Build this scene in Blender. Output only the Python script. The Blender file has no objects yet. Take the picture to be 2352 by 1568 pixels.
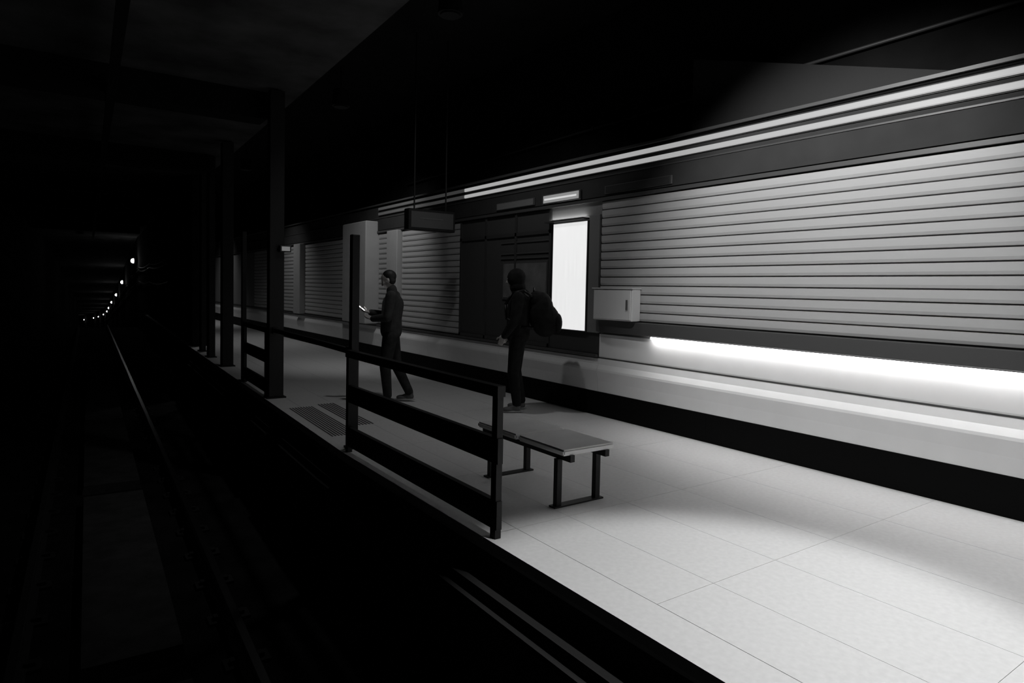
import bpy, bmesh, math, random
from mathutils import Vector, Matrix, Euler
random.seed(4)
S = bpy.context.scene
COL = S.collection

# ------------------------------------------------------------------ camera
cam_d = bpy.data.cameras.new('camera')
cam = bpy.data.objects.new('camera', cam_d); COL.objects.link(cam)
cam_d.sensor_width = 36.0
cam_d.lens = 1500.0 / 2352.0 * 36.0
cam_d.shift_x = 0.00027; cam_d.shift_y = -0.0232
cam_d.clip_start = 0.05; cam_d.clip_end = 600
cam.matrix_world = (Matrix.Translation((0, 0, 1.6)) @ Matrix.Rotation(math.radians(-34.94), 4, 'Z')
                    @ Matrix.Rotation(math.radians(90 - 2.5), 4, 'X') @ Matrix.Rotation(math.radians(1.2), 4, 'Z'))
S.camera = cam

# ------------------------------------------------------------------ world, exposure
w = bpy.data.worlds.new('world'); S.world = w; w.use_nodes = True
w.node_tree.nodes['Background'].inputs[0].default_value = (0, 0, 0, 1)
w.node_tree.nodes['Background'].inputs[1].default_value = 0.0
S.view_settings.view_transform = 'Standard'; S.view_settings.look = 'None'
S.view_settings.gamma = 1.0; S.view_settings.use_curve_mapping = False
S.view_settings.exposure = 0.0
S.cycles.max_bounces = 5; S.cycles.diffuse_bounces = 4; S.cycles.glossy_bounces = 2; S.cycles.transmission_bounces = 0
S.cycles.adaptive_threshold = 0.02; S.cycles.caustics_reflective = False; S.cycles.caustics_refractive = False

# added unseen platform downlights, placed to light floor and wall: (x, y, z, aim point, watts, cone degrees, blend, baffle on the track side)
ADDED_DOWNLIGHTS = [
    (3.05, 1.70, 4.55, (2.62, 1.85, 0.0), 560, 45, 0.5, True),
    (3.00, 3.10, 4.10, (5.73, 3.25, 2.15), 430, 78, 0.75, True),
    (3.90, -0.6, 4.55, (4.00, 0.1, 0.0), 440, 72, 0.8, True),
    (4.10, 11.2, 4.60, (5.50, 12.9, 1.5), 130, 90, 0.9, False),
    (3.90, 7.00, 4.75, (4.70, 8.00, 0.6), 75, 125, 0.9, False),
    (4.30, 19.0, 4.60, (4.40, 19.5, 0.4), 90, 110, 0.9, False),
    (4.40, 28.0, 4.60, (4.50, 28.5, 0.4), 120, 110, 0.9, False),
]

# ------------------------------------------------------------------ materials
MATS = {}
def mat(name, col, rough=0.6, metal=0.0, noise=0.0, scale=8.0, emit=0.0, bump=0.0, spec=0.5, stretch=(1, 1, 1)):
    if name in MATS: return MATS[name]
    m = bpy.data.materials.new(name); m.use_nodes = True
    nt = m.node_tree; b = nt.nodes['Principled BSDF']
    c = (col, col, col, 1) if not isinstance(col, tuple) else col + (1,)
    b.inputs['Base Color'].default_value = c
    b.inputs['Roughness'].default_value = rough; b.inputs['Metallic'].default_value = metal
    b.inputs['Specular IOR Level'].default_value = spec
    if noise > 0 or bump > 0:
        tc = nt.nodes.new('ShaderNodeTexCoord'); mp = nt.nodes.new('ShaderNodeMapping')
        mp.inputs['Scale'].default_value = stretch
        nz = nt.nodes.new('ShaderNodeTexNoise'); nz.inputs['Scale'].default_value = scale
        nz.inputs['Detail'].default_value = 5
        nt.links.new(tc.outputs['Object'], mp.inputs[0]); nt.links.new(mp.outputs[0], nz.inputs['Vector'])
        if noise > 0:
            cr = nt.nodes.new('ShaderNodeValToRGB')
            lo = tuple(max(0, x * (1 - noise)) for x in c[:3]) + (1,); hi = tuple(min(1, x * (1 + noise)) for x in c[:3]) + (1,)
            cr.color_ramp.elements[0].position = 0.3; cr.color_ramp.elements[0].color = lo
            cr.color_ramp.elements[1].position = 0.7; cr.color_ramp.elements[1].color = hi
            nt.links.new(nz.outputs['Fac'], cr.inputs[0]); nt.links.new(cr.outputs[0], b.inputs['Base Color'])
            if emit > 0: nt.links.new(cr.outputs[0], b.inputs['Emission Color'])
        if bump > 0:
            bp = nt.nodes.new('ShaderNodeBump'); bp.inputs['Strength'].default_value = bump; bp.inputs['Distance'].default_value = 0.01
            nt.links.new(nz.outputs['Fac'], bp.inputs['Height']); nt.links.new(bp.outputs[0], b.inputs['Normal'])
    if emit > 0:
        if noise <= 0: b.inputs['Emission Color'].default_value = (1, 1, 1, 1)
        b.inputs['Emission Strength'].default_value = emit
    MATS[name] = m
    return m

M_TILE = mat('pale_terrazzo', 0.62, 0.5, noise=0.05, scale=30, spec=0.35)
M_GROUT = mat('grout', 0.55, 0.8)
M_SLAT = mat('pale_wall_slat', 0.48, 0.55, noise=0.04, scale=6, stretch=(1, .15, 1))
M_BACK = mat('wall_backing', 0.28, 0.8)
M_PANEL = mat('white_enamel', 0.76, 0.45, noise=0.03, scale=3)
M_FRIEZE = mat('dark_grey_frieze', 0.05, 0.95, noise=0.1, scale=3, spec=0.05)
M_BLACK = mat('black_skirting', 0.004, 0.6, spec=0.05)
M_SILL = mat('dark_sill', 0.075, 0.45)
M_ALU = mat('aluminium', 0.22, 0.4, metal=0.6)
M_STRIP = mat('lit_diffuser', 0.12, 0.5, emit=0.38)
M_DIM = mat('faint_diffuser', 0.12, 0.5, emit=0.035)
M_LED = mat('led_white', 1.0, 0.4, emit=15.0)
M_UPLED = mat('led_uplight', 1.0, 0.4, emit=9.0)
M_LIGHTBOX = mat('lit_poster', 0.82, 0.5, noise=0.05, scale=9, emit=0.92, stretch=(1, 6, .2))
M_SIGN = mat('lit_sign', 0.2, 0.5, emit=0.22)
M_SIGNHI = mat('lit_sign_tube', 0.3, 0.5, emit=0.6)
M_GLASS = mat('dark_glass', 0.07, 0.25, spec=0.25)
M_MULL = mat('dark_mullion', 0.05, 0.45)
M_POSTER = mat('dim_poster', 0.16, 0.6, noise=0.25, scale=5)
M_COLUMN = mat('pale_column', 0.42, 0.6, noise=0.05, scale=4)
M_GREYCOL = mat('grey_pilaster', 0.20, 0.6)
M_DARKM = mat('dark_metal', 0.008, 0.5, spec=0.3)
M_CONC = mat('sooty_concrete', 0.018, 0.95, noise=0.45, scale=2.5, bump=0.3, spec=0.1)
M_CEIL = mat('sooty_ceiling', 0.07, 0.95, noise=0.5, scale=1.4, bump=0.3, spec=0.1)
M_BEAM = mat('black_beam', 0.008, 0.9, spec=0.1)
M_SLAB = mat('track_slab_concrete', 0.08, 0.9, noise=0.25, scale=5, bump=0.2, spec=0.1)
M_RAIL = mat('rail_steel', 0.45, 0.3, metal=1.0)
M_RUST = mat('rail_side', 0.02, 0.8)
M_DUCT = mat('grey_duct', 0.022, 0.8, spec=0.1)
M_NOSE = mat('nosing_concrete', 0.035, 0.8, noise=0.2, scale=12)
M_UPPER = mat('upper_wall', 0.012, 0.9, noise=0.3, scale=2, spec=0.1)
M_LIGHT_WEDGE = mat('light_wedge_grey', 0.028, 0.8, noise=0.1, scale=2)  # grey of the made-up wedge, stands in for dim cast light
M_CLOTH = mat('charcoal_cloth', 0.030, 0.95, noise=0.3, scale=14, spec=0.1)
M_CLOTH2 = mat('black_cloth', 0.016, 0.95, noise=0.3, scale=14, spec=0.1)
M_CLOTH3 = mat('slate_cloth', 0.05, 0.95, noise=0.2, scale=14, spec=0.1)
M_SKIN = mat('skin', (0.40, 0.38, 0.37), 0.5, noise=0.05, scale=20)
M_HAIR = mat('dark_hair', 0.012, 0.6)
M_SHOE = mat('shoe_grey', 0.10, 0.6)
M_SOLE = mat('shoe_sole', 0.35, 0.6)
M_SEAT = mat('bench_seat', 0.8, 0.55, noise=0.05, scale=5)
M_SCREEN = mat('phone_screen', 0.9, 0.3, emit=7.0)
M_TUNLAMP = mat('tunnel_lamp_glass', 1.0, 0.4, emit=14.0)
M_SMALL = mat('emergency_lamp_lens', 0.3, 0.5, emit=0.12)
M_LENS = mat('downlight_lens', 0.7, 0.4, emit=4.0)
M_CABLE = mat('cable_sheath', 0.03, 0.45)

# ------------------------------------------------------------------ helpers
def link(name, me, parent=None, loc=None):
    o = bpy.data.objects.new(name, me); COL.objects.link(o)
    if parent is not None: o.parent = parent
    if loc is not None: o.location = loc
    return o
def tag(o, label=None, cat=None, group=None, kind=None):
    if label: o['label'] = label
    if cat: o['category'] = cat
    if group: o['group'] = group
    if kind: o['kind'] = kind
    return o
def empty(name, loc=(0, 0, 0), rz=0.0):
    o = bpy.data.objects.new(name, None); COL.objects.link(o)
    o.location = loc; o.rotation_euler = (0, 0, rz); return o
def fin(bm, m, smooth=False, name='mesh'):
    bmesh.ops.recalc_face_normals(bm, faces=bm.faces)
    me = bpy.data.meshes.new(name); bm.to_mesh(me); bm.free()
    for mm in (m if isinstance(m, (list, tuple)) else [m]): me.materials.append(mm)
    if smooth:
        for p in me.polygons: p.use_smooth = True
    return me
def add_box(bm, x0, x1, y0, y1, z0, z1):
    r = bmesh.ops.create_cube(bm, size=1.0)
    bmesh.ops.scale(bm, vec=(x1 - x0, y1 - y0, z1 - z0), verts=r['verts'])
    bmesh.ops.translate(bm, vec=((x0 + x1) / 2, (y0 + y1) / 2, (z0 + z1) / 2), verts=r['verts'])
    return r['verts']
def box(name, b, m, parent=None, bevel=0.0, seg=1):
    """box in world axes, object origin at the centre of its base"""
    x0, x1, y0, y1, z0, z1 = b
    cx, cy = (x0 + x1) / 2, (y0 + y1) / 2
    bm = bmesh.new(); add_box(bm, x0 - cx, x1 - cx, y0 - cy, y1 - cy, 0, z1 - z0)
    if bevel > 0: bmesh.ops.bevel(bm, geom=bm.edges[:], offset=bevel, segments=seg, affect='EDGES', profile=0.5)
    o = link(name, fin(bm, m, name=name))
    if parent is not None:
        o.parent = parent
        o.location = Vector((cx, cy, z0)) - parent.location
        if parent.rotation_euler.z: raise ValueError('box under rotated parent')
    else: o.location = (cx, cy, z0)
    return o
def copy_to(o, parent, loc):
    c = o.copy(); COL.objects.link(c); c.parent = parent; c.location = loc; return c
def add_cyl(bm, p0, p1, r0, r1=None, seg=12):
    r1 = r0 if r1 is None else r1
    p0, p1 = Vector(p0), Vector(p1); d = p1 - p0
    rot = d.to_track_quat('Z', 'Y').to_matrix().to_4x4()
    return bmesh.ops.create_cone(bm, cap_ends=True, segments=seg, radius1=max(r0, 1e-4), radius2=max(r1, 1e-4), depth=d.length,
                                 matrix=Matrix.Translation((p0 + p1) / 2) @ rot)['verts']
def add_ell(bm, c, r, rot=None, seg=14):
    r = (r, r, r) if not isinstance(r, tuple) else r
    mx = Matrix.Translation(c) @ (rot.to_matrix().to_4x4() if rot else Matrix.Identity(4)) @ Matrix.Diagonal((*r, 1))
    bmesh.ops.create_uvsphere(bm, u_segments=seg, v_segments=max(6, seg * 2 // 3), radius=1.0, matrix=mx)
def sweep(name, pts, prof, m, parent=None, closed_prof=True, smooth=False, caps=True):
    """sweep a profile [(side, up)] along points; side is horizontal to the right of travel"""
    bm = bmesh.new(); rings = []
    n = len(pts)
    for i, p in enumerate(pts):
        a = Vector(pts[max(i - 1, 0)]); b = Vector(pts[min(i + 1, n - 1)]); t = (b - a).normalized()
        side = Vector((t.y, -t.x, 0)).normalized(); up = side.cross(t).normalized()
        rings.append([bm.verts.new(Vector(p) + side * s + Vector((0, 0, 1)) * u) for s, u in prof])
    k = len(prof)
    for i in range(n - 1):
        for j in range(k if closed_prof else k - 1):
            bm.faces.new((rings[i][j], rings[i][(j + 1) % k], rings[i + 1][(j + 1) % k], rings[i + 1][j]))
    if closed_prof and caps:
        bm.faces.new(rings[0]); bm.faces.new(list(reversed(rings[-1])))
    o = link(name, fin(bm, m, smooth, name), parent)
    return o

def interp(tab, y):
    if y <= tab[0][0]: return tab[0][1]
    for (a, va), (b, vb) in zip(tab, tab[1:]):
        if y <= b: return va + (vb - va) * (y - a) / (b - a)
    return tab[-1][1]
# lamp row on the tunnel wall (x, y, z); the wall, floor and vault follow it
LAMPS = [(3.97, 46.1, 2.85), (4.83, 66.2, 1.50), (5.69, 86.3, 0.02), (6.44, 106.5, -1.39), (7.23, 126.6, -2.89), (8.09, 146.7, -4.27),
         (8.56, 167.0, -5.74), (8.54, 187.7, -7.18), (8.39, 208.5, -8.5), (6.87, 230.2, -10.05), (4.71, 252.4, -12.12)]
WALLX = [(18.0, 2.80)] + [(y, x + 0.16) for x, y, z in LAMPS] + [(275, 1.5)]
FLOORZ = [(-8, -1.2), (40.0, -1.2)] + [(y, z - 4.05) for x, y, z in LAMPS] + [(275, -15.0)]
TRACKX = [(-8, 0.0), (18, 0.862)] + [(46.1, 1.81)] + [(y, x - 2.2) for x, y, z in LAMPS[1:]] + [(275, -0.7)]
def edge_x(y): return interp([(-8, 2.25), (6, 2.25), (18, 2.73), (40, 3.7)], y)
W = 5.73                                       # platform wall plane

# ================================================================== STRUCTURE
Y0, Y1 = -4.0, 36.0
# platform slab body
pl = empty('floor', (0, 0, 0)); tag(pl, 'pale tiled station platform floor beside the track', None, None, 'structure')
ys = [Y0, 6, 18, Y1]
bm = bmesh.new()
lo, hi = [], []
for y in ys:
    lo.append([bm.verts.new((edge_x(y) + .02, y, -0.03)), bm.verts.new((W + .3, y, -0.03)), bm.verts.new((W + .3, y, -1.2)), bm.verts.new((edge_x(y) + .06, y, -1.2))])
for a, b in zip(lo, lo[1:]):
    for j in range(4): bm.faces.new((a[j], a[(j + 1) % 4], b[(j + 1) % 4], b[j]))
bm.faces.new(lo[0]); bm.faces.new(lo[-1])
link('platform_slab', fin(bm, M_NOSE, name='platform_slab'), pl)
# grout bed just under the tiles
bm = bmesh.new()
vs = [(bm.verts.new((edge_x(y) + .25, y, -0.006)), bm.verts.new((W, y, -0.006))) for y in ys]
for a, b in zip(vs, vs[1:]): bm.faces.new((a[0], a[1], b[1], b[0]))
link('grout_bed', fin(bm, M_GROUT, name='grout_bed'), pl)
# tiles: rows parallel to the edge, 1.25 m long
rows = [0.27, 0.72, 1.30, 1.92, 2.62, 3.46]     # distances from the edge line (at X = 2.25)
L = 1.25; g = 0.0012
y = Y0
while y < Y1 - 0.1:
    yb = min(y + L, Y1)
    e0, e1 = edge_x(y), edge_x(yb)
    for i in range(5):
        def xx(e, k): return e + rows[k] if k < 5 else W
        a0, a1 = xx(e0, i), xx(e1, i); b0, b1 = (xx(e0, i + 1), xx(e1, i + 1))
        b0 = min(b0, W); b1 = min(b1, W)
        if b0 - a0 < .05: continue
        cx, cy = (a0 + b0) / 2, (y + yb) / 2
        bm = bmesh.new()
        q = [(a0 + g, y + g), (b0 - g, y + g), (b1 - g, yb - g), (a1 + g, yb - g)]
        top = [bm.verts.new((px - cx, py - cy, 0.0)) for px, py in q]; bot = [bm.verts.new((px - cx, py - cy, -.02)) for px, py in q]
        bm.faces.new(top); bm.faces.new(list(reversed(bot)))
        for j in range(4): bm.faces.new((top[j], bot[j], bot[(j + 1) % 4], top[(j + 1) % 4]))
        link('floor_tile', fin(bm, M_TILE, name='floor_tile'), pl, (cx, cy, 0))
    y += L
# nosing stones along the edge
y = Y0
while y < Y1 - .1:
    yb = min(y + 2.5, Y1)
    pts = [(edge_x(t) + .13, t, 0) for t in (y + .004, yb - .004)]
    sweep('nosing_stone', pts, [(-.13, 0.0), (.137, 0.0), (.137, -.09), (-.12, -.09), (-.13, -.06)], M_TILE, pl)
    y += 2.5
# raised tactile bars near the edge
tb = empty('tactile_strip', (2.35, 7.2, 0))
tag(tb, 'ribbed tactile strip on the platform floor beside the second post', 'tactile strip')
for k in range(9):
    x = 0.02 + 0.035 * k
    sweep('tactile_bar', [(x + edge_x(6.7) - 2.25, -0.5, 0), (x + edge_x(8.5) - 2.25, 1.3, 0)], [(-.008, 0), (.008, 0), (.005, .006), (-.005, .006)], M_ALU, tb)
for k in range(6):
    x = 0.42 + 0.04 * k
    sweep('tactile_bar', [(x + edge_x(7.3) - 2.25, -0.1, 0), (x + edge_x(8.6) - 2.25, 1.4, 0)], [(-.009, 0), (.009, 0), (.005, .007), (-.005, .007)], M_ALU, tb)

# platform wall
wr = empty('wall_right', (0, 0, 0)); tag(wr, 'station platform wall with slats, lit sill and pale lower panels', None, None, 'structure')
box('wall_body', (W + .03, W + .30, Y0, Y1, 0, 3.30), M_BACK, wr)
# horizontal slats, near bay
def slat_mesh(length, h, d=0.013):
    bm = bmesh.new()
    prof = [(0.03, 0.004), (-.004, 0.006), (-d, h * .30), (-d, h * .92), (-d * .5, h - .008), (0.03, h - 0.006)]
    a = [bm.verts.new((x, -length / 2, z)) for x, z in prof]; b = [bm.verts.new((x, length / 2, z)) for x, z in prof]
    for j in range(len(prof)):
        k = (j + 1) % len(prof); bm.faces.new((a[j], a[k], b[k], b[j]))
    bm.faces.new(a); bm.faces.new(list(reversed(b)))
    return fin(bm, M_SLAT, False, 'wall_slat')
def slat_bay(y0, y1, z0, z1, n, pieces):
    h = (z1 - z0) / n; ln = (y1 - y0) / pieces
    me = slat_mesh(ln - .004, h)
    for i in range(n):
        for k in range(pieces):
            link('wall_slat', me, wr, (W, y0 + ln * (k + .5), z0 + h * i))
slat_bay(Y0, 1.3, 1.245, 2.74, 14, 1)
slat_bay(1.3, 6.22, 1.245, 2.74, 14, 1)
slat_bay(9.78, 12.08, 0.80, 2.72, 18, 1)
slat_bay(12.62, 13.24, 0.80, 2.72, 18, 1)
slat_bay(14.7, 18.3, 0.80, 2.72, 18, 1)
slat_bay(19.0, 24.0, 0.80, 2.72, 18, 1)
# lower enamel panels: flat upper field, bulged lower field
def lower_panel(y0, y1):
    ln = y1 - y0
    bm = bmesh.new()
    prof = [(0.03, .755), (0.0, .755), (-0.004, .77), (-0.004, 1.05), (0.03, 1.05)]
    a = [bm.verts.new((x, -ln / 2 + .002, z)) for x, z in prof]; b = [bm.verts.new((x, ln / 2 - .002, z)) for x, z in prof]
    for j in range(5): bm.faces.new((a[j], a[(j + 1) % 5], b[(j + 1) % 5], b[j]))
    bm.faces.new(a); bm.faces.new(list(reversed(b)))
    if y1 < 6.3: link('upper_wall_panel', fin(bm, M_PANEL), wr, (W, (y0 + y1) / 2, 0))
    else: bm.free()
    bm = bmesh.new()
    prof = [(0.03, .31), (-0.012, .31), (-0.022, .45), (-0.040, .575), (-0.036, .60), (-0.008, .66), (0.0, .73), (0.03, .735)]
    n = len(prof)
    a = [bm.verts.new((x, -ln / 2 + .002, z)) for x, z in prof]; b = [bm.verts.new((x, ln / 2 - .002, z)) for x, z in prof]
    for j in range(n): bm.faces.new((a[j], a[(j + 1) % n], b[(j + 1) % n], b[j]))
    bm.faces.new(a); bm.faces.new(list(reversed(b)))
    link('lower_wall_panel', fin(bm, M_PANEL), wr, (W, (y0 + y1) / 2, 0))
yy = Y0
for y1 in [1.3, 6.22, 8.5, 10.9, 13.4, 16, 19, 22, 25, 28, 32, 36]:
    lower_panel(yy, y1); yy = y1
# sill over the light line
for k, (a, b) in enumerate([(-4, 1.3), (1.3, 6.22)]):
    box('sill', (W - .075, W + .03, a + .002, b - .002, 1.085, 1.235), M_SILL, wr, .006)
# dado lines and plain dark fields further along
box('dado_rail', (W - .03, W + .03, 6.25, Y1, .745, .785), M_SILL, wr)
for a, b in [(24.0, 28), (28.5, 32), (32.4, 36)]:
    box('dark_field', (W - .005, W + .03, a, b, .80, 2.72), M_GREYCOL, wr)
# frieze boards and mouldings
yy = Y0
for y1 in [1.3, 7.5, 11, 14, 18, 22, 26, 31, 36]:
    box('frieze_board', (W - .03, W + .03, yy + .002, y1 - .002, 2.80, 3.06), M_FRIEZE, wr)
    yy = y1
box('frieze_moulding', (W - .045, W + .03, Y0, Y1, 2.745, 2.785), M_SILL, wr)
box('frieze_moulding', (W - .040, W + .03, Y0, Y1, 3.045, 3.060), M_SILL, wr)
box('light_trough', (W - .02, W + .03, Y0, Y1, 3.06, 3.30), M_FRIEZE, wr)
box('wall_cap', (W - .06, W + .30, Y0, Y1, 3.325, 3.355), M_SILL, wr)
box('wall_cap', (W - .03, W + .30, Y0, Y1, 3.300, 3.325), M_BLACK, wr)
# field around the light box
box('dark_field', (W - .004, W + .03, 5.30 + .93, 7.25, 2.58, 2.745), M_GREYCOL, wr)
box('dark_field', (W - .004, W + .03, 6.23, 7.25, .79, 1.06), M_MULL, wr)
# pilasters
box('pilaster', (W - .03, W + .03, 6.24, 6.44, 1.06, 2.58), M_GREYCOL, wr, .004)
box('pilaster', (W - .12, W + .03, 12.10, 12.60, .79, 2.745), M_COLUMN, wr, .01)
box('pilaster', (W - .30, W + .03, 13.27, 14.65, .79, 3.0), M_COLUMN, wr, .02)
for yc in (18.65, 28.25, 32.2):
    box('pilaster', (W - .15, W + .03, yc - .3, yc + .3, .79, 2.745), M_COLUMN, wr, .01)

# baseboard
bb = empty('baseboard_right', (0, 0, 0)); tag(bb, 'tall black baseboard along the platform wall', None, None, 'structure')
yy = Y0
for y1 in [-1.5, 1.5, 4.5, 7.5, 10.5, 13.5, 17, 21, 26, 31, 36]:
    box('skirting_board', (W - .016, W + .03, yy + .001, y1 - .001, 0, .308), M_BLACK, bb); yy = y1

# dark glazed window between the light box and the slats
wd = empty('window_1', (W, 8.48, .79)); tag(wd, 'dark glazed window in the platform wall', None, None, 'structure')
for a, b in [(7.30, 8.10), (8.14, 8.94), (8.98, 9.72)]:
    box('window_pane', (W + .004, W + .028, a, b, .83, 2.40), M_GLASS, wd)
    box('transom_pane', (W + .004, W + .028, a, b, 2.45, 2.73), M_GLASS, wd)
for yc in (7.275, 8.12, 8.96, 9.75):
    box('mullion', (W - .02, W + .03, yc - .022, yc + .022, .79, 2.745), M_MULL, wd)
for z in (.79, 2.40):
    box('window_rail', (W - .02, W + .03, 7.25, 9.775, z, z + .05), M_MULL, wd)
for z in (2.06, 2.13, 2.30):
    box('glazing_bar', (W - .012, W + .004, 7.30, 8.52, z, z + .022), M_SILL, wd)

# upper wall, ceilings
up = box('wall_upper', (W + .55, W + .75, Y0, Y1, 3.0, 5.4), M_UPPER); tag(up, 'black wall above and behind the lit platform wall', None, None, 'structure')
cp = box('ceiling', (2.2, W + .75, Y0, Y1, 5.4, 5.6), M_UPPER); tag(cp, 'black ceiling over the platform', None, None, 'structure')

# trackbed and tunnel
sec = [-8, -4, 0, 4, 8, 12, 18, 25, 32, 40] + [l[1] for l in LAMPS] + [275]
def pt(y, dx, dz): return (interp(TRACKX, y) + dx, y, interp(FLOORZ, y) + dz)
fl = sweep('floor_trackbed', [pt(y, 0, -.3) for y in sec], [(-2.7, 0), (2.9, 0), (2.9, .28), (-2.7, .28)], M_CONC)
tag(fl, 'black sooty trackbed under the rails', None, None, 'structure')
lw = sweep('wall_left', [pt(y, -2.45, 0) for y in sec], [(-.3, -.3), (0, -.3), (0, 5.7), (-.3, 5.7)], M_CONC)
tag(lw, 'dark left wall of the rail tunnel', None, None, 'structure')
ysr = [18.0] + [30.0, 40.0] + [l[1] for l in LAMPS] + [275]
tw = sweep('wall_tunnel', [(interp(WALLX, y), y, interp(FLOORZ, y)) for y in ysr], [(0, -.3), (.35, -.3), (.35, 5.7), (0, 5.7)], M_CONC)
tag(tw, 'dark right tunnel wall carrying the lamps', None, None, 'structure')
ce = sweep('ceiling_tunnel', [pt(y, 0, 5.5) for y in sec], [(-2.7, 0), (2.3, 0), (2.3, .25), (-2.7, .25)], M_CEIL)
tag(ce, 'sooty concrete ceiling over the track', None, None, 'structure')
we = box('wall_end', (3.75, W + .7, Y1, Y1 + .3, -1.2, 5.4), M_CONC); tag(we, 'dark end wall of the platform', None, None, 'structure')
wb = box('wall_back', (-3, W + .7, -8.3, -8, -1.5, 5.6), M_CONC); tag(wb, 'dark wall behind the viewpoint', None, None, 'structure')

# cross beams under the track ceiling
for k, y in enumerate([4.5, 9.9, 15.3, 20.7, 26.1, 31.5, 36.9]):
    x = interp(TRACKX, y)
    b = box('ceiling_beam', (x - 2.42, x + 1.9, y - .22, y + .22, 3.93, 4.32), M_BEAM, None, .02)
    tag(b, ['black concrete beam across the track ceiling, nearest the viewer', 'black concrete beam across the ceiling, second from the viewer',
            'black ceiling beam, third from the viewer', 'black ceiling beam, fourth from the viewer', 'black ceiling beam, fifth from the viewer',
            'black ceiling beam, sixth from the viewer', 'black ceiling beam farthest down the track'][k], 'beam', 'ceiling beams over the track')
oh = sweep('overhead_rail', [pt(y, 0.0, 5.12) for y in [2, 6, 12, 18, 25, 32, 40, 46]], [(-.05, .0), (.05, 0), (.05, .03), (.02, .05), (.035, .11), (-.035, .11), (-.02, .05), (-.05, .03)], M_BEAM)
oh.name = 'overhead_conductor_rail'
tag(oh, 'black overhead conductor rail hanging under the track ceiling', 'conductor rail')
for y in (4.5, 9.9, 15.3, 20.7, 26.1, 31.5):
    bm = bmesh.new(); x, _, z = pt(y, 0, 5.22); add_cyl(bm, (x, y, z), (x, y, z + .06), .06, .03)
    add_cyl(bm, (x, y, z - .03), (x, y, z + .01), .035, .035)
    link('insulator', fin(bm, M_BEAM), oh)

# rails
RP = [(-.07, 0), (.07, 0), (.07, .012), (.012, .03), (.012, .105), (.036, .115), (.036, .148), (.028, .155), (-.028, .155), (-.036, .148), (-.036, .115), (-.012, .105), (-.012, .03), (-.07, .012)]
rpts = [-8, -4, 0, 4, 8, 12, 18, 25, 32, 40] + [l[1] for l in LAMPS[:7]]
rails = []
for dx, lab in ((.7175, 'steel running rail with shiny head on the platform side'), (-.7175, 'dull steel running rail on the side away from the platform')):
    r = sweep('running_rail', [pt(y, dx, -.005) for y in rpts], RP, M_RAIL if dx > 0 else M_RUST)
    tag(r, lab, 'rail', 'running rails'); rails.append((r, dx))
    y = 2.0
    bm0 = None
    while y < 26:
        x, _, z = pt(y, dx, 0)
        if bm0 is None:
            bm = bmesh.new()
            add_box(bm, -.16, .16, -.08, .08, -.015, .004); add_box(bm, -.12, -.06, -.03, .03, 0, .035); add_box(bm, .06, .12, -.03, .03, 0, .035)
            bm0 = fin(bm, M_RUST, name='rail_fastener')
        link('rail_fastener', bm0, r, (x, y, z)); y += 0.75
# concrete slab between the rails
y = 0.5; k = 0
tsn = ['nearest', 'second', 'third', 'fourth', 'fifth', 'sixth']
while y < 28:
    yb = y + 4.8
    s = sweep('track_slab', [pt(t, 0, 0) for t in (y, (y + yb) / 2, yb - .5)], [(-.34, -.02), (.34, -.02), (.32, .10), (-.32, .10)], M_SLAB)
    tag(s, 'low grey concrete slab between the rails, %s from the viewer' % tsn[k] if k else 'low grey concrete slab between the rails, nearest the viewer', 'slab', 'track slabs')
    y = yb; k += 1
# cable ducts on the platform face
for k, (a, b, lab) in enumerate([(-2.0, 3.9, 'grey twin cable duct on the platform face, nearest the viewer'), (4.75, 8.0, 'grey twin cable duct on the platform face, middle piece'), (8.7, 17.0, 'grey twin cable duct on the platform face, farthest piece')]):
    d = empty('cable_duct', (edge_x((a + b) / 2) - .0, (a + b) / 2, -.3)); tag(d, lab, 'cable duct', 'cable ducts on the platform face')
    o = d.location
    for z0, z1 in ((-.372, -.335), (-.325, -.262)):
        p = [Vector((edge_x(t), t, 0)) - Vector((o.x, o.y, o.z)) for t in (a, (a + b) / 2, b)]
        sweep('duct_cover', [tuple(v) for v in p], [(-.10 - (z1 < -.33) * .05, z0), (.07, z0), (.07, z1), (-.10 - (z1 < -.33) * .05, z1)], M_DUCT, d)

# ================================================================== OBJECTS
# light strips on top of the wall
def strip(name, y0, y1, z0, z1, m, lab, grp):
    e = empty(name, (W - .02, (y0 + y1) / 2, z0)); tag(e, lab, 'strip light', grp)
    box('channel', (W - .034, W - .02, y0, y1, z0 - .008, z1 + .008), M_SILL, e)
    box('diffuser', (W - .058, W - .034, y0 + .004, y1 - .004, z0, z1), m, e, .006)
for z0, z1, nm in ((3.115, 3.168, 'lower'), (3.222, 3.275, 'upper')):
    strip('strip_light', Y0, 9.6, z0, z1, M_STRIP, '%s of the two long lit strips on top of the platform wall' % nm, 'strip lights on the wall top')
    strip('strip_light', 9.6, 13.2, z0, z1, M_DIM, '%s strip on top of the wall, faint piece farthest along' % nm, 'strip lights on the wall top')
# LED line under the sill
for k, (a, b) in enumerate([(-4, 1.3), (1.3, 5.30)]):
    e = empty('sill_light', (W - .03, (a + b) / 2, 1.06))
    tag(e, ['bright white light line under the sill, piece beside the viewpoint', 'bright white light line under the dark sill, ending at the made-up white cabinet'][k], 'strip light', 'light line under the sill')
    box('housing', (W - .06, W - .004, a, b, 1.077, 1.085), M_SILL, e)
    box('diffuser', (W - .056, W - .008, a + .003, b - .003, 1.050, 1.077), M_LED, e, .004)

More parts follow.
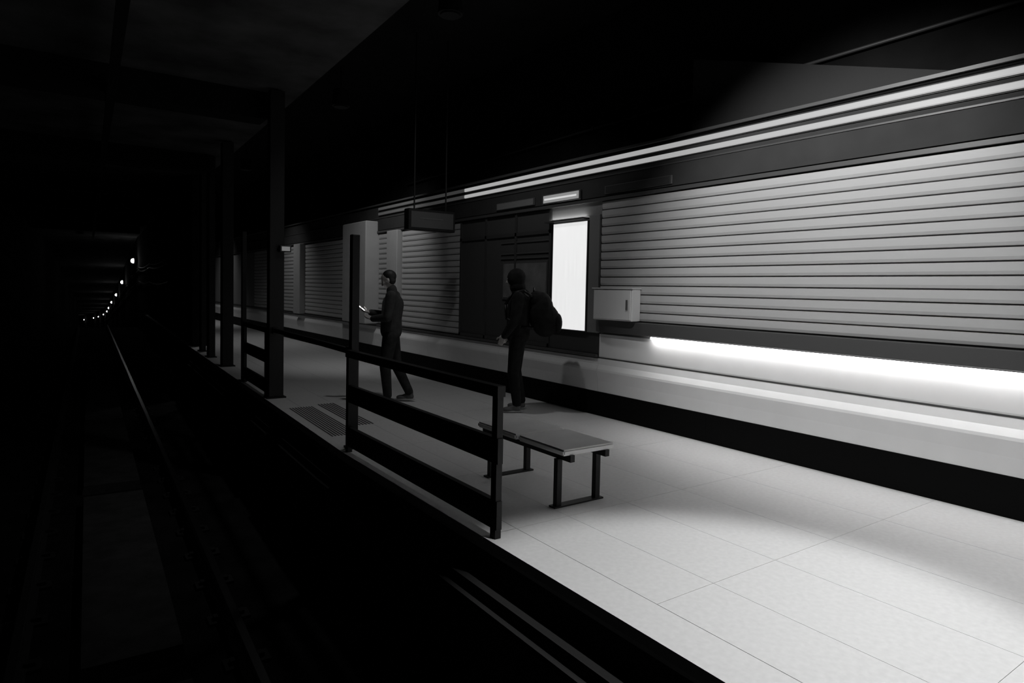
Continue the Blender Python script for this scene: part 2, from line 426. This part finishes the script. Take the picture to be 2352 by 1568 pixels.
# glowing panel
e = empty('light_box', (W, 6.80, 1.07)); tag(e, 'tall glowing white light box on the platform wall', 'light box')
box('case', (W - .045, W + .02, 6.45, 7.17, 1.062, 2.520), M_MULL, e)
box('lit_face', (W - .052, W - .045, 6.462, 7.158, 1.075, 2.508), M_LIGHTBOX, e)
e = empty('light_shelf', (W, 6.9, 2.53)); tag(e, 'dark shelf with an upward light above the glowing light box', 'wall light')
box('shelf', (W - .11, W + .0, 6.47, 7.30, 2.532, 2.556), M_MULL, e, .003)
box('uplight', (W - .055, W - .02, 6.52, 7.27, 2.556, 2.562), M_UPLED, e)
# lit sign on the frieze
e = empty('frieze_sign', (W, 7.0, 2.82)); tag(e, 'small lit sign on the dark frieze above the light box', 'sign')
box('frame', (W - .06, W - .03, 6.60, 7.42, 2.805, 2.935), M_SILL, e, .004)
box('face', (W - .066, W - .06, 6.63, 7.39, 2.82, 2.92), M_SIGN, e)
box('tube', (W - .076, W - .066, 6.67, 7.36, 2.855, 2.878), M_SIGNHI, e, .004)
e = empty('frieze_sign', (W, 8.0, 2.82)); tag(e, 'dim unlit sign on the frieze left of the lit sign', 'sign')
box('frame', (W - .05, W - .03, 7.62, 8.62, 2.82, 2.93), M_SILL, e, .004); box('face', (W - .055, W - .05, 7.65, 8.59, 2.83, 2.92), M_GREYCOL, e)
e = empty('frieze_sign', (W, 5.6, 2.82)); tag(e, 'dim unlit sign on the frieze right of the lit sign', 'sign')
box('frame', (W - .05, W - .03, 5.05, 6.15, 2.82, 2.92), M_SILL, e, .004); box('face', (W - .055, W - .05, 5.08, 6.12, 2.83, 2.91), M_FRIEZE, e)
# white cabinet under the slats, made up to carry the bright patch there
e = empty('bright_patch_cabinet', (W - .1, 5.8, 1.24)); tag(e, 'made-up white wall cabinet for the bright patch beside the glowing light box', 'cabinet')
box('body', (W - .16, W - .02, 5.50, 6.18, 1.245, 1.63), M_PANEL, e, .008)
box('door', (W - .172, W - .16, 5.52, 6.16, 1.26, 1.615), M_PANEL, e, .004)
box('handle', (W - .19, W - .172, 5.56, 5.58, 1.38, 1.50), M_ALU, e)
box('top_trim', (W - .18, W - .02, 5.49, 6.19, 1.63, 1.642), M_PANEL, e)
# poster behind the glazing
e = empty('poster', (W, 7.8, 1.45)); tag(e, 'dim grey poster on the dark window left of the light box', 'poster')
box('frame', (W - .012, W + .003, 7.32, 8.46, 1.44, 2.02), M_SILL, e)
box('sheet', (W - .016, W - .012, 7.35, 8.43, 1.47, 1.99), M_POSTER, e)

# hanging information cabinet
e = empty('hanging_sign', (4.7, 9.0, 2.46)); tag(e, 'black sign cabinet hanging over the platform', 'sign')
box('cabinet', (4.32, 5.12, 8.92, 9.08, 2.46, 2.78), M_DARKM, e, .01)
box('face', (4.36, 5.08, 8.912, 8.92, 2.50, 2.74), M_GLASS, e)
bm = bmesh.new(); add_box(bm, -.2, .2, -.004, 0, 0, .02); o = link('lettering_bar', fin(bm, M_SILL), e); o.location = (0, -.088, .17)
for x in (4.45, 4.99):
    bm = bmesh.new(); add_cyl(bm, (x - 4.7, 0, .32), (x - 4.7, 0, 2.94), .012); link('hanger_rod', fin(bm, M_DARKM), e)

# conduit on the upper wall
e = empty('conduit', (W + .5, 3, 3.9)); tag(e, 'thin grey conduit running along the black upper wall', 'pipe')
bm = bmesh.new(); add_cyl(bm, (0, -6.5, .12), (0, 10, -.10), .018); link('pipe', fin(bm, M_SILL, True), e)
for y in (-5, -2, 1, 4, 7):
    bm = bmesh.new(); z = .12 - .22 * (y + 6.5) / 16.5; add_box(bm, -.03, .045, y - .02, y + .02, z - .03, z + .03); link('bracket', fin(bm, M_MULL), e)
# dim wedge of cast light, built as a made-up stair behind the wall: stringer with treads
e = empty('light_wedge', (W + .4, 3.7, 3.36)); tag(e, 'dim side of a made-up staircase rising behind the lit wall', 'light_wedge')
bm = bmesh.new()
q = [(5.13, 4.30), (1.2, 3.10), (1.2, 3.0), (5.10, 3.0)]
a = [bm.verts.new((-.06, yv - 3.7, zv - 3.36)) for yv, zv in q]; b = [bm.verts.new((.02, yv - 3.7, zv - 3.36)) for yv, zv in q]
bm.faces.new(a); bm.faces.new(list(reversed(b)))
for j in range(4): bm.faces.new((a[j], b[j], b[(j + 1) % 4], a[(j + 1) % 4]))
link('wedge_plate', fin(bm, M_LIGHT_WEDGE), e)
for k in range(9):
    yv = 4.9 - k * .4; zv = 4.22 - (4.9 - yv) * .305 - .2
    bm = bmesh.new(); add_box(bm, .02, .07, yv - 3.7 - .15, yv - 3.7 + .15, zv - 3.36 - .03, zv - 3.36); link('wedge_step', fin(bm, M_LIGHT_WEDGE), e)

# ---- platform edge posts and barriers
POSTS = [(2.36, 2.44, 6.10, 6.17, 2.1, 'slim dark post at the platform edge, nearest the viewer', M_DARKM),
         (2.43, 2.63, 9.36, 9.50, 4.27, 'thick black pillar at the platform edge carrying a small lamp', M_DARKM),
         (2.49, 2.56, 11.25, 11.33, 2.45, 'slim black post between the two thick pillars', M_DARKM),
         (2.60, 2.80, 13.35, 13.55, 4.27, 'thick black pillar at the platform edge, farther along', M_DARKM),
         (2.68, 2.80, 15.1, 15.4, 4.27, 'black post at the platform edge beyond both pillars', M_DARKM),
         (2.76, 2.86, 16.5, 16.8, 4.27, 'black post next to the tunnel wall corner', M_DARKM)]
for k, (x0, x1, y0, y1, h, lab, m) in enumerate(POSTS):
    e = empty('edge_post', ((x0 + x1) / 2, (y0 + y1) / 2, 0)); tag(e, lab, 'post', 'platform edge posts')
    box('shaft', (x0, x1, y0, y1, 0.02, h), m, e, .006); box('base_plate', (x0 - .03, x1 + .03, y0 - .03, y1 + .03, 0, .02), m, e)
e = empty('emergency_lamp', (2.60, 9.33, 2.06)); tag(e, 'small glowing emergency lamp fixed high on the thick black pillar', 'lamp')
box('case', (2.55, 2.70, 9.27, 9.357, 2.05, 2.14), M_MULL, e, .005); box('lens', (2.57, 2.68, 9.262, 9.27, 2.065, 2.125), M_SMALL, e)

def barrier(y0, y1, lab, rails=True):
    xm = lambda t: edge_x(t) + .06
    e = empty('edge_barrier', (xm((y0 + y1) / 2), (y0 + y1) / 2, 0)); tag(e, lab, 'barrier', 'platform edge barriers')
    p = [(xm(t) - e.location.x, t - e.location.y, 0) for t in (y0, (y0 + y1) / 2, y1)]
    def flat(nm, z0, z1, t=.02): return sweep(nm, p, [(-t, z0), (t, z0), (t, z1), (-t, z1)], M_DARKM, e)
    flat('handrail', .915, .985, .03)
    flat('middle_board', .485, .65); flat('kick_board', .06, .245)
    for t in (y0 + .04, y1 - .04):
        b = bmesh.new(); add_box(b, -.022, .022, -.03, .03, 0, .93); o = link('stanchion', fin(b, M_DARKM), e); o.location = (xm(t) - e.location.x, t - e.location.y, 0)
barrier(3.40, 6.05, 'black barrier with two wide boards at the platform edge, nearest the viewer')
barrier(9.55, 11.2, 'black barrier with two wide boards between the pillar and the slim post')
e = empty('gate_rail', (2.32, 7.7, 0)); tag(e, 'single black rail across the gap between the post and the thick pillar', 'rail')
sweep('bar', [(0 + edge_x(t) + .12 - 2.32, t - 7.7, 0) for t in (6.2, 7.7, 9.34)], [(-.02, .93), (.02, .93), (.02, .985), (-.02, .985)], M_DARKM, e)
for t in (6.2, 9.33):
    b = bmesh.new(); add_box(b, -.03, .03, -.02, .02, .91, 1.0); o = link('bracket', fin(b, M_DARKM), e); o.location = (edge_x(t) + .12 - 2.32, t - 7.7, 0)

# ---- bench with four seats
e = empty('bench', (3.22, 4.15, 0)); tag(e, 'low backless bench with two pale seat slabs at the edge of the light', 'bench')
BX0, BX1 = 2.80, 3.30
for k, yc in enumerate((4.25, 3.65)):
    bm = bmesh.new(); add_box(bm, -.25, .25, -.285, .285, 0, .045)
    bmesh.ops.bevel(bm, geom=bm.edges[:], offset=.012, segments=2, affect='EDGES')
    link('seat', fin(bm, M_SEAT), e, (0, yc - 3.95, .41))
for x in (-.17, .17):
    bm = bmesh.new(); add_box(bm, x - .02, x + .02, -.59, .59, .36, .41); link('beam', fin(bm, M_DARKM), e)
for yc in (-.45, .45):
    for x in (-.19, .19):
        bm = bmesh.new(); add_box(bm, x - .022, x + .022, yc - .022, yc + .022, .01, .36); link('leg', fin(bm, M_DARKM), e)
    bm = bmesh.new(); add_box(bm, -.24, .24, yc - .035, yc + .035, 0, .012); link('foot', fin(bm, M_DARKM), e)
# ---- added downlights above the platform, sources unseen, aimed to shape its light
DLN = ['lighting the platform floor nearest the viewer', 'lighting the near slatted wall', 'behind the viewpoint', 'lighting the pale column', 'over the person with the phone', 'over the far platform', 'over the platform end']
for k, (x, y, z, aim, wt, cone, bl, baf) in enumerate(ADDED_DOWNLIGHTS):
    e = empty('fill_downlight', (x, y, z)); tag(e, 'added black ceiling downlight ' + DLN[k], 'ceiling light', 'added platform downlights')
    bm = bmesh.new(); add_cyl(bm, (0, 0, .12), (0, 0, .40), .15, .13, 20); link('can', fin(bm, M_DARKM), e)
    bm = bmesh.new(); add_cyl(bm, (0, 0, .10), (0, 0, .12), .12, .12, 20); link('lens', fin(bm, M_DARKM), e)
    bm = bmesh.new(); add_cyl(bm, (0, 0, .40), (0, 0, 5.4 - z), .015); link('stem', fin(bm, M_DARKM), e)
    if baf:
        # put in to keep light off the track; track-side baffle: lower lip on the line from the lamp to the platform edge
        ex = edge_x(y) - .40; tt = .30
        bx = x + (ex - x) * (tt / z)
        bm = bmesh.new(); add_box(bm, bx - x - .26, bx - x - .02, -.7, .7, -tt, -tt + .012); add_box(bm, bx - x - .26, bx - x - .25, -.7, .7, -tt, .40)
        link('added_baffle', fin(bm, M_DARKM), e)
        for yy in (-.6, .6):
            bm = bmesh.new(); add_box(bm, bx - x - .26, .0, yy - .01, yy + .01, .34, .36); link('added_baffle_arm', fin(bm, M_DARKM), e)
    ld = bpy.data.lights.new('fill_spot', 'SPOT'); ld.energy = wt; ld.spot_size = math.radians(cone); ld.spot_blend = bl; ld.shadow_soft_size = .035 if baf else .10
    lo_ = bpy.data.objects.new('fill_spot', ld); COL.objects.link(lo_); lo_.parent = e
    d = Vector(aim) - Vector((x, y, z)); lo_.rotation_euler = d.to_track_quat('-Z', 'Y').to_euler()

# ---- tunnel lamps and cables
lamp_lab = ['nearest and brightest tunnel lamp on the dark wall', 'second tunnel lamp from the viewer', 'third tunnel lamp from the viewer', 'fourth tunnel lamp down the tunnel',
            'fifth tunnel lamp down the tunnel', 'sixth tunnel lamp down the tunnel', 'seventh tunnel lamp where the row bends left', 'eighth tunnel lamp after the bend', 'ninth tunnel lamp after the bend',
            'tenth tunnel lamp, far left of the row', 'faintest tunnel lamp at the end of the row']
bmb = bmesh.new(); add_box(bmb, -.05, .115, -.20, .20, -.14, .14); base_me = fin(bmb, M_DARKM)
def dome_mesh(m):
    b = bmesh.new(); add_ell(b, (-.06, 0, 0), (.15, .19, .145), seg=16); return fin(b, m, True)
dome = dome_mesh(M_TUNLAMP); dome_far = dome_mesh(mat('faint_lamp_glass', .3, .4, emit=.2))
b = bmesh.new()
for a in (-.10, 0, .10): add_box(b, -.22, -.05, a - .006, a + .006, -.145, -.140)
cage = fin(b, M_DARKM)
for k, (x, y, z) in enumerate(LAMPS):
    e = empty('tunnel_lamp', (x, y, z)); tag(e, 'round white ' + lamp_lab[k] if k in (0,) else lamp_lab[k] + ', small white light', 'lamp', 'tunnel wall lamps')
    link('base', base_me, e); link('glass', dome if k < 10 else dome_far, e); link('cage', cage, e)
for k, (dz, off, lab) in enumerate([(-.45, .06, 'upper cable below the lamps along the tunnel wall'), (-.62, .06, 'middle cable along the tunnel wall'), (-1.25, .06, 'lowest cable along the tunnel wall')]):
    pts = []
    for j in range(0, 61):
        y = 24 + j * 2.4
        zz = interp(FLOORZ, y) + 4.05 + dz - .10 * abs(math.sin(j * math.pi / 4))
        pts.append((interp(WALLX, y) - off, y, zz))
    c = sweep('wall_cable', pts, [(.03 * math.cos(t * math.pi / 3), .03 * math.sin(t * math.pi / 3)) for t in range(6)], M_CABLE)
    tag(c, lab, 'cable', 'cables on the tunnel wall')

# ---- people ------------------------------------------------------------
def remesh(bm, voxel, m, name, smooth_it=3):
    me = fin(bm, m, True, name)
    o = bpy.data.objects.new(name + '_tmp', me); COL.objects.link(o)
    md = o.modifiers.new('r', 'REMESH'); md.mode = 'VOXEL'; md.voxel_size = voxel; md.use_smooth_shade = True
    sm = o.modifiers.new('s', 'SMOOTH'); sm.factor = .5; sm.iterations = smooth_it
    dg = bpy.context.evaluated_depsgraph_get(); dg.update()
    out = bpy.data.meshes.new_from_object(o.evaluated_get(dg))
    out.materials.clear(); out.materials.append(m); out.name = name
    for p in out.polygons: p.use_smooth = True
    bpy.data.objects.remove(o); bpy.data.meshes.remove(me)
    return out
def cap(bm, p0, r0, p1, r1):
    add_cyl(bm, p0, p1, r0, r1, 14); add_ell(bm, p0, r0, seg=14); add_ell(bm, p1, r1, seg=14)
def chain(bm, pts):
    for (p0, r0), (p1, r1) in zip(pts, pts[1:]): cap(bm, p0, r0, p1, r1)
def V(*a): return Vector(a)
def hand(bm, wrist, along, palm_n, side, curl):
    """palm, four fingers and a thumb; along = forearm direction, palm_n = out of the palm"""
    a = Vector(along).normalized(); n = (Vector(palm_n) - a * Vector(palm_n).dot(a)).normalized(); s = a.cross(n) * side
    w = Vector(wrist)
    for k in (-1.5, -.5, .5, 1.5): cap(bm, w + s * k * .012, .016, w + a * .085 + s * k * .019, .0115)
    ln = (.060, .075, .080, .070)
    for k, l in zip((-1.5, -.5, .5, 1.5), ln):
        p = w + a * .085 + s * k * .019; d = a.copy()
        for j, f in enumerate((.45, .32, .23)):
            d = (Matrix.Rotation(curl * (.7 + .3 * j), 3, a.cross(n)) @ d)
            q_ = p + d * l * f; cap(bm, p, .0095 - .0007 * j, q_, .009 - .0008 * j); p = q_
    p = w + a * .025 + s * .03
    for d, l in ((a * .6 + s * .7 + n * .35, .045), (a * .9 + s * .25 + n * .5, .035)):
        q_ = p + d.normalized() * l; cap(bm, p, .0125, q_, .0105); p = q_
def head_mesh(bm, c, f, up):
    """f = facing direction"""
    f = Vector(f).normalized(); up = Vector(up).normalized(); r = f.cross(up).normalized(); up = r.cross(f)
    rot = Matrix((r, f, up)).transposed().to_quaternion(); c = Vector(c)
    add_ell(bm, c + up * .025 - f * .008, (.076, .095, .092), rot)
    add_ell(bm, c - up * .045 + f * .018, (.060, .072, .075), rot)
    add_ell(bm, c - up * .095 + f * .050, (.030, .028, .024), rot)
    cap(bm, c + f * .088 + up * .012, .010, c + f * .106 - up * .026, .0135)
    add_ell(bm, c + f * .080 - up * .058, (.024, .012, .010), rot)
    for s in (-1, 1):
        add_ell(bm, c + r * s * .078 - f * .005 - up * .012, (.010, .020, .032), rot)
        add_ell(bm, c + f * .084 + r * s * .030 + up * .024, (.022, .010, .008), rot)
    return r, f, up
def shoe(parent, ankle, toe_dir, nm='shoe'):
    t = Vector(toe_dir).normalized(); a = Vector((ankle[0], ankle[1], 0))
    z0 = ankle[2] - .085
    side = Vector((t.y, -t.x, 0)); rot = Matrix((side, t, Vector((0, 0, 1)))).transposed().to_quaternion()
    bm = bmesh.new()
    add_ell(bm, a + t * .02 + V(0, 0, z0 + .055), (.045, .075, .05), rot); add_ell(bm, a + t * .115 + V(0, 0, z0 + .04), (.048, .085, .034), rot)
    cap(bm, a + V(0, 0, z0 + .06), .042, a + V(0, 0, z0 + .10), .045); cap(bm, a + t * .03 + V(0, 0, z0 + .07), .04, a + t * .10 + V(0, 0, z0 + .045), .035)
    o = link(nm, remesh(bm, .007, M_SHOE, nm), parent)
    bm = bmesh.new(); add_ell(bm, a + t * .065 + V(0, 0, z0 + .016), (.05, .145, .016), rot, 18); link('sole', fin(bm, M_SOLE, True), o)

def person(name, loc, rz, lab, J, look, hair='short', jacket=M_CLOTH, trousers=M_CLOTH2, hood=False, hand_cfg=None, puff=1.0, show_hands=True):
    """J: joint positions in local space, facing +Y.  body is the root mesh, clothes are its children"""
    bm = bmesh.new()
    head_mesh(bm, J['head'], look, J.get('hup', (0, 0, 1)))
    chain(bm, [(J['chest'], .10), (J['neck'], .055), (Vector(J['head']) - V(0, 0, .05), .05)])
    chain(bm, [(J['pelvis'], .12), (J['waist'], .105), (J['chest'], .12)])
    for s in 'lr':
        chain(bm, [(J['sh' + s], .052), (J['el' + s], .040), (J['wr' + s], .027)])
        chain(bm, [(J['hip' + s], .082), (J['kn' + s], .055), (J['an' + s], .040)])
        if hand_cfg:
            al, pn, cu = hand_cfg[s]; hand(bm, J['wr' + s], al, pn, 1 if s == 'r' else -1, cu)
    o = link(name, remesh(bm, .0085, M_SKIN, name, 2)); o.location = loc; o.rotation_euler = (0, 0, rz)
    tag(o, lab, 'person', 'people on the platform')
    # jacket
    bm = bmesh.new(); p = puff
    chain(bm, [(Vector(J['pelvis']) + V(0, 0, .02), .150 * p), (J['waist'], .142 * p), (J['chest'], .150 * p)])
    c = Vector(J['chest']); pel = Vector(J['pelvis'])
    for s in 'lr':
        sh = Vector(J['sh' + s])
        cap(bm, c, .135 * p, sh, .078 * p)
        side = (sh - c); side.z = 0; side = side.normalized() * .07
        cap(bm, c + side, .12 * p, pel + side + V(0, 0, .03), .115 * p)
        w_ = Vector(J['wr' + s]); e_ = Vector(J['el' + s])
        chain(bm, [(sh, .080 * p), (e_, .062 * p), (e_ + (w_ - e_) * .93, .046 * p)])
        if not show_hands: add_ell(bm, w_ + (w_ - e_).normalized() * .04, .055)
    n_ = Vector(J['neck']); cap(bm, c + V(0, 0, .05), .09, n_ + V(0, 0, .012), .072)
    if hood:
        h = Vector(J['head']); f = Vector(look).normalized()
        add_ell(bm, h - f * .03 + V(0, 0, .02), (.118, .128, .135)); add_ell(bm, h - f * .05 - V(0, 0, .10), (.12, .11, .10))
    link('jacket', remesh(bm, .011, jacket, 'jacket', 3), o)
    bm = bmesh.new(); cap(bm, pel - V(0, 0, .01), .135, pel + V(0, 0, .06), .13)
    for s in 'lr':
        a = Vector(J['an' + s]); k = Vector(J['kn' + s])
        chain(bm, [(J['hip' + s], .105), (k, .078), (a + (k - a) * .08, .060)])
    link('trousers', remesh(bm, .011, trousers, 'trousers', 3), o)
    for s in 'lr':
        if ('toe' + s) in J: shoe(o, J['an' + s], J['toe' + s])
    if not hood:
        h = Vector(J['head']); f = Vector(look).normalized(); bm = bmesh.new()
        add_ell(bm, h - f * .018 + V(0, 0, .045), (.083, .098, .088)); add_ell(bm, h - f * .05 - V(0, 0, .02), (.078, .062, .075))
        # keep the face free
        bmesh.ops.bisect_plane(bm, geom=bm.verts[:] + bm.edges[:] + bm.faces[:], plane_co=h + f * .058 + V(0, 0, .06), plane_no=(f * .9 - V(0, 0, .45)), clear_outer=True)
        bmesh.ops.holes_fill(bm, edges=bm.edges)
        link('hair', fin(bm, M_HAIR, True), o)
        up = V(0, 0, 1); r = f.cross(up).normalized()
        for s in (-1, 1):
            bm = bmesh.new(); add_ell(bm, h + f * .083 + r * s * .030 + up * .010, .010, seg=10); link('eye', fin(bm, M_HAIR, True), o)
    return o

# standing person looking at a phone (facing the track, local +Y points to image left)
J1 = dict(head=(0, .05, 1.69), neck=(0, .0, 1.55), chest=(0, -.02, 1.36), waist=(0, 0, 1.16), pelvis=(0, 0, .98),
          shl=(-.19, -.02, 1.47), ell=(-.24, .02, 1.19), wrl=(-.12, .24, 1.16), shr=(.19, -.02, 1.47), elr=(.23, .05, 1.19), wrr=(.08, .31, 1.24),
          hipl=(-.10, 0, .93), knl=(-.11, .06, .52), anl=(-.11, .02, .085), hipr=(.10, 0, .93), knr=(.11, -.06, .52), anr=(.12, -.26, .10),
          toel=(-.1, 1, 0), toer=(.1, 1, 0))
P1rot = math.radians(58)
person('person', (3.78, 8.30, 0), P1rot, 'standing person in dark clothes looking down at a glowing phone', J1, (0, 1, -.55), 'short', M_CLOTH3, M_CLOTH,
       hand_cfg={'l': ((.6, .7, .1), (0, 0, 1), .45), 'r': ((-.25, .9, .25), (-.3, -.2, 1), .5)})
ph = empty('smartphone', (3.78, 8.30, 0), P1rot); tag(ph, 'glowing phone held by the standing person', 'phone')
R_ = Matrix.Translation((.045, .43, 1.305)) @ Euler((math.radians(38), 0, 0)).to_matrix().to_4x4()
bm = bmesh.new(); add_box(bm, -.037, .037, -.075, .075, -.004, .004); bmesh.ops.transform(bm, matrix=R_, verts=bm.verts); link('case', fin(bm, M_DARKM), ph)
bm = bmesh.new(); add_box(bm, -.033, .033, -.069, .069, .004, .0055); bmesh.ops.transform(bm, matrix=R_, verts=bm.verts); link('screen', fin(bm, M_SCREEN), ph)

# hooded person with a backpack beside the light box (local +Y points to image left)
J2 = dict(head=(0, .06, 1.72), neck=(0, .0, 1.58), chest=(0, -.02, 1.39), waist=(0, 0, 1.18), pelvis=(0, 0, 1.0),
          shl=(-.20, -.01, 1.49), ell=(-.27, .02, 1.20), wrl=(-.23, .16, .99), shr=(.20, -.01, 1.49), elr=(.27, .02, 1.20), wrr=(.23, .16, .99),
          hipl=(-.10, 0, .95), knl=(-.12, .04, .52), anl=(-.13, -.02, .085), hipr=(.10, 0, .95), knr=(.12, .03, .52), anr=(.13, -.06, .085), toel=(-.2, 1, 0), toer=(.2, 1, 0))
P2loc, P2rot = (4.98, 6.98, 0), math.radians(50)
person('person', P2loc, P2rot, 'hooded person in black clothes with a backpack beside the glowing light box', J2, (0, 1, -.1), 'short', M_CLOTH2, M_CLOTH2, hood=True,
       hand_cfg={'l': ((.1, .5, -1), (1, 0, 0), .6), 'r': ((-.1, .5, -1), (-1, 0, 0), .6)}, puff=1.06)
bp = empty('backpack', P2loc, P2rot); tag(bp, 'bulky black backpack cutting into the lower corner of the light box', 'backpack')
bm = bmesh.new(); add_ell(bm, (0, -.30, 1.30), (.20, .17, .28)); add_ell(bm, (0, -.36, 1.20), (.19, .19, .22)); add_ell(bm, (0, -.24, 1.46), (.17, .12, .13))
link('pack_body', remesh(bm, .012, M_CLOTH2, 'pack_body', 4), bp)
bm = bmesh.new(); add_ell(bm, (0, -.52, 1.17), (.13, .06, .13)); link('front_pocket', fin(bm, M_CLOTH2, True), bp)
for sx in (-1, 1):
    bm = bmesh.new(); pts = [(sx * .13, -.20, 1.50), (sx * .14, -.08, 1.585), (sx * .14, .07, 1.55), (sx * .14, .16, 1.40), (sx * .16, .14, 1.22), (sx * .17, -.05, 1.12), (sx * .14, -.2, 1.10)]
    for p0, p1 in zip(pts, pts[1:]): cap(bm, p0, .017, p1, .017)
    link('strap', fin(bm, M_DARKM, True), bp)
bm = bmesh.new(); pts = [(-.05, -.20, 1.57), (-.03, -.20, 1.62), (.03, -.20, 1.62), (.05, -.20, 1.57)]
for p0, p1 in zip(pts, pts[1:]): cap(bm, p0, .010, p1, .010)
link('top_handle', fin(bm, M_DARKM, True), bp)
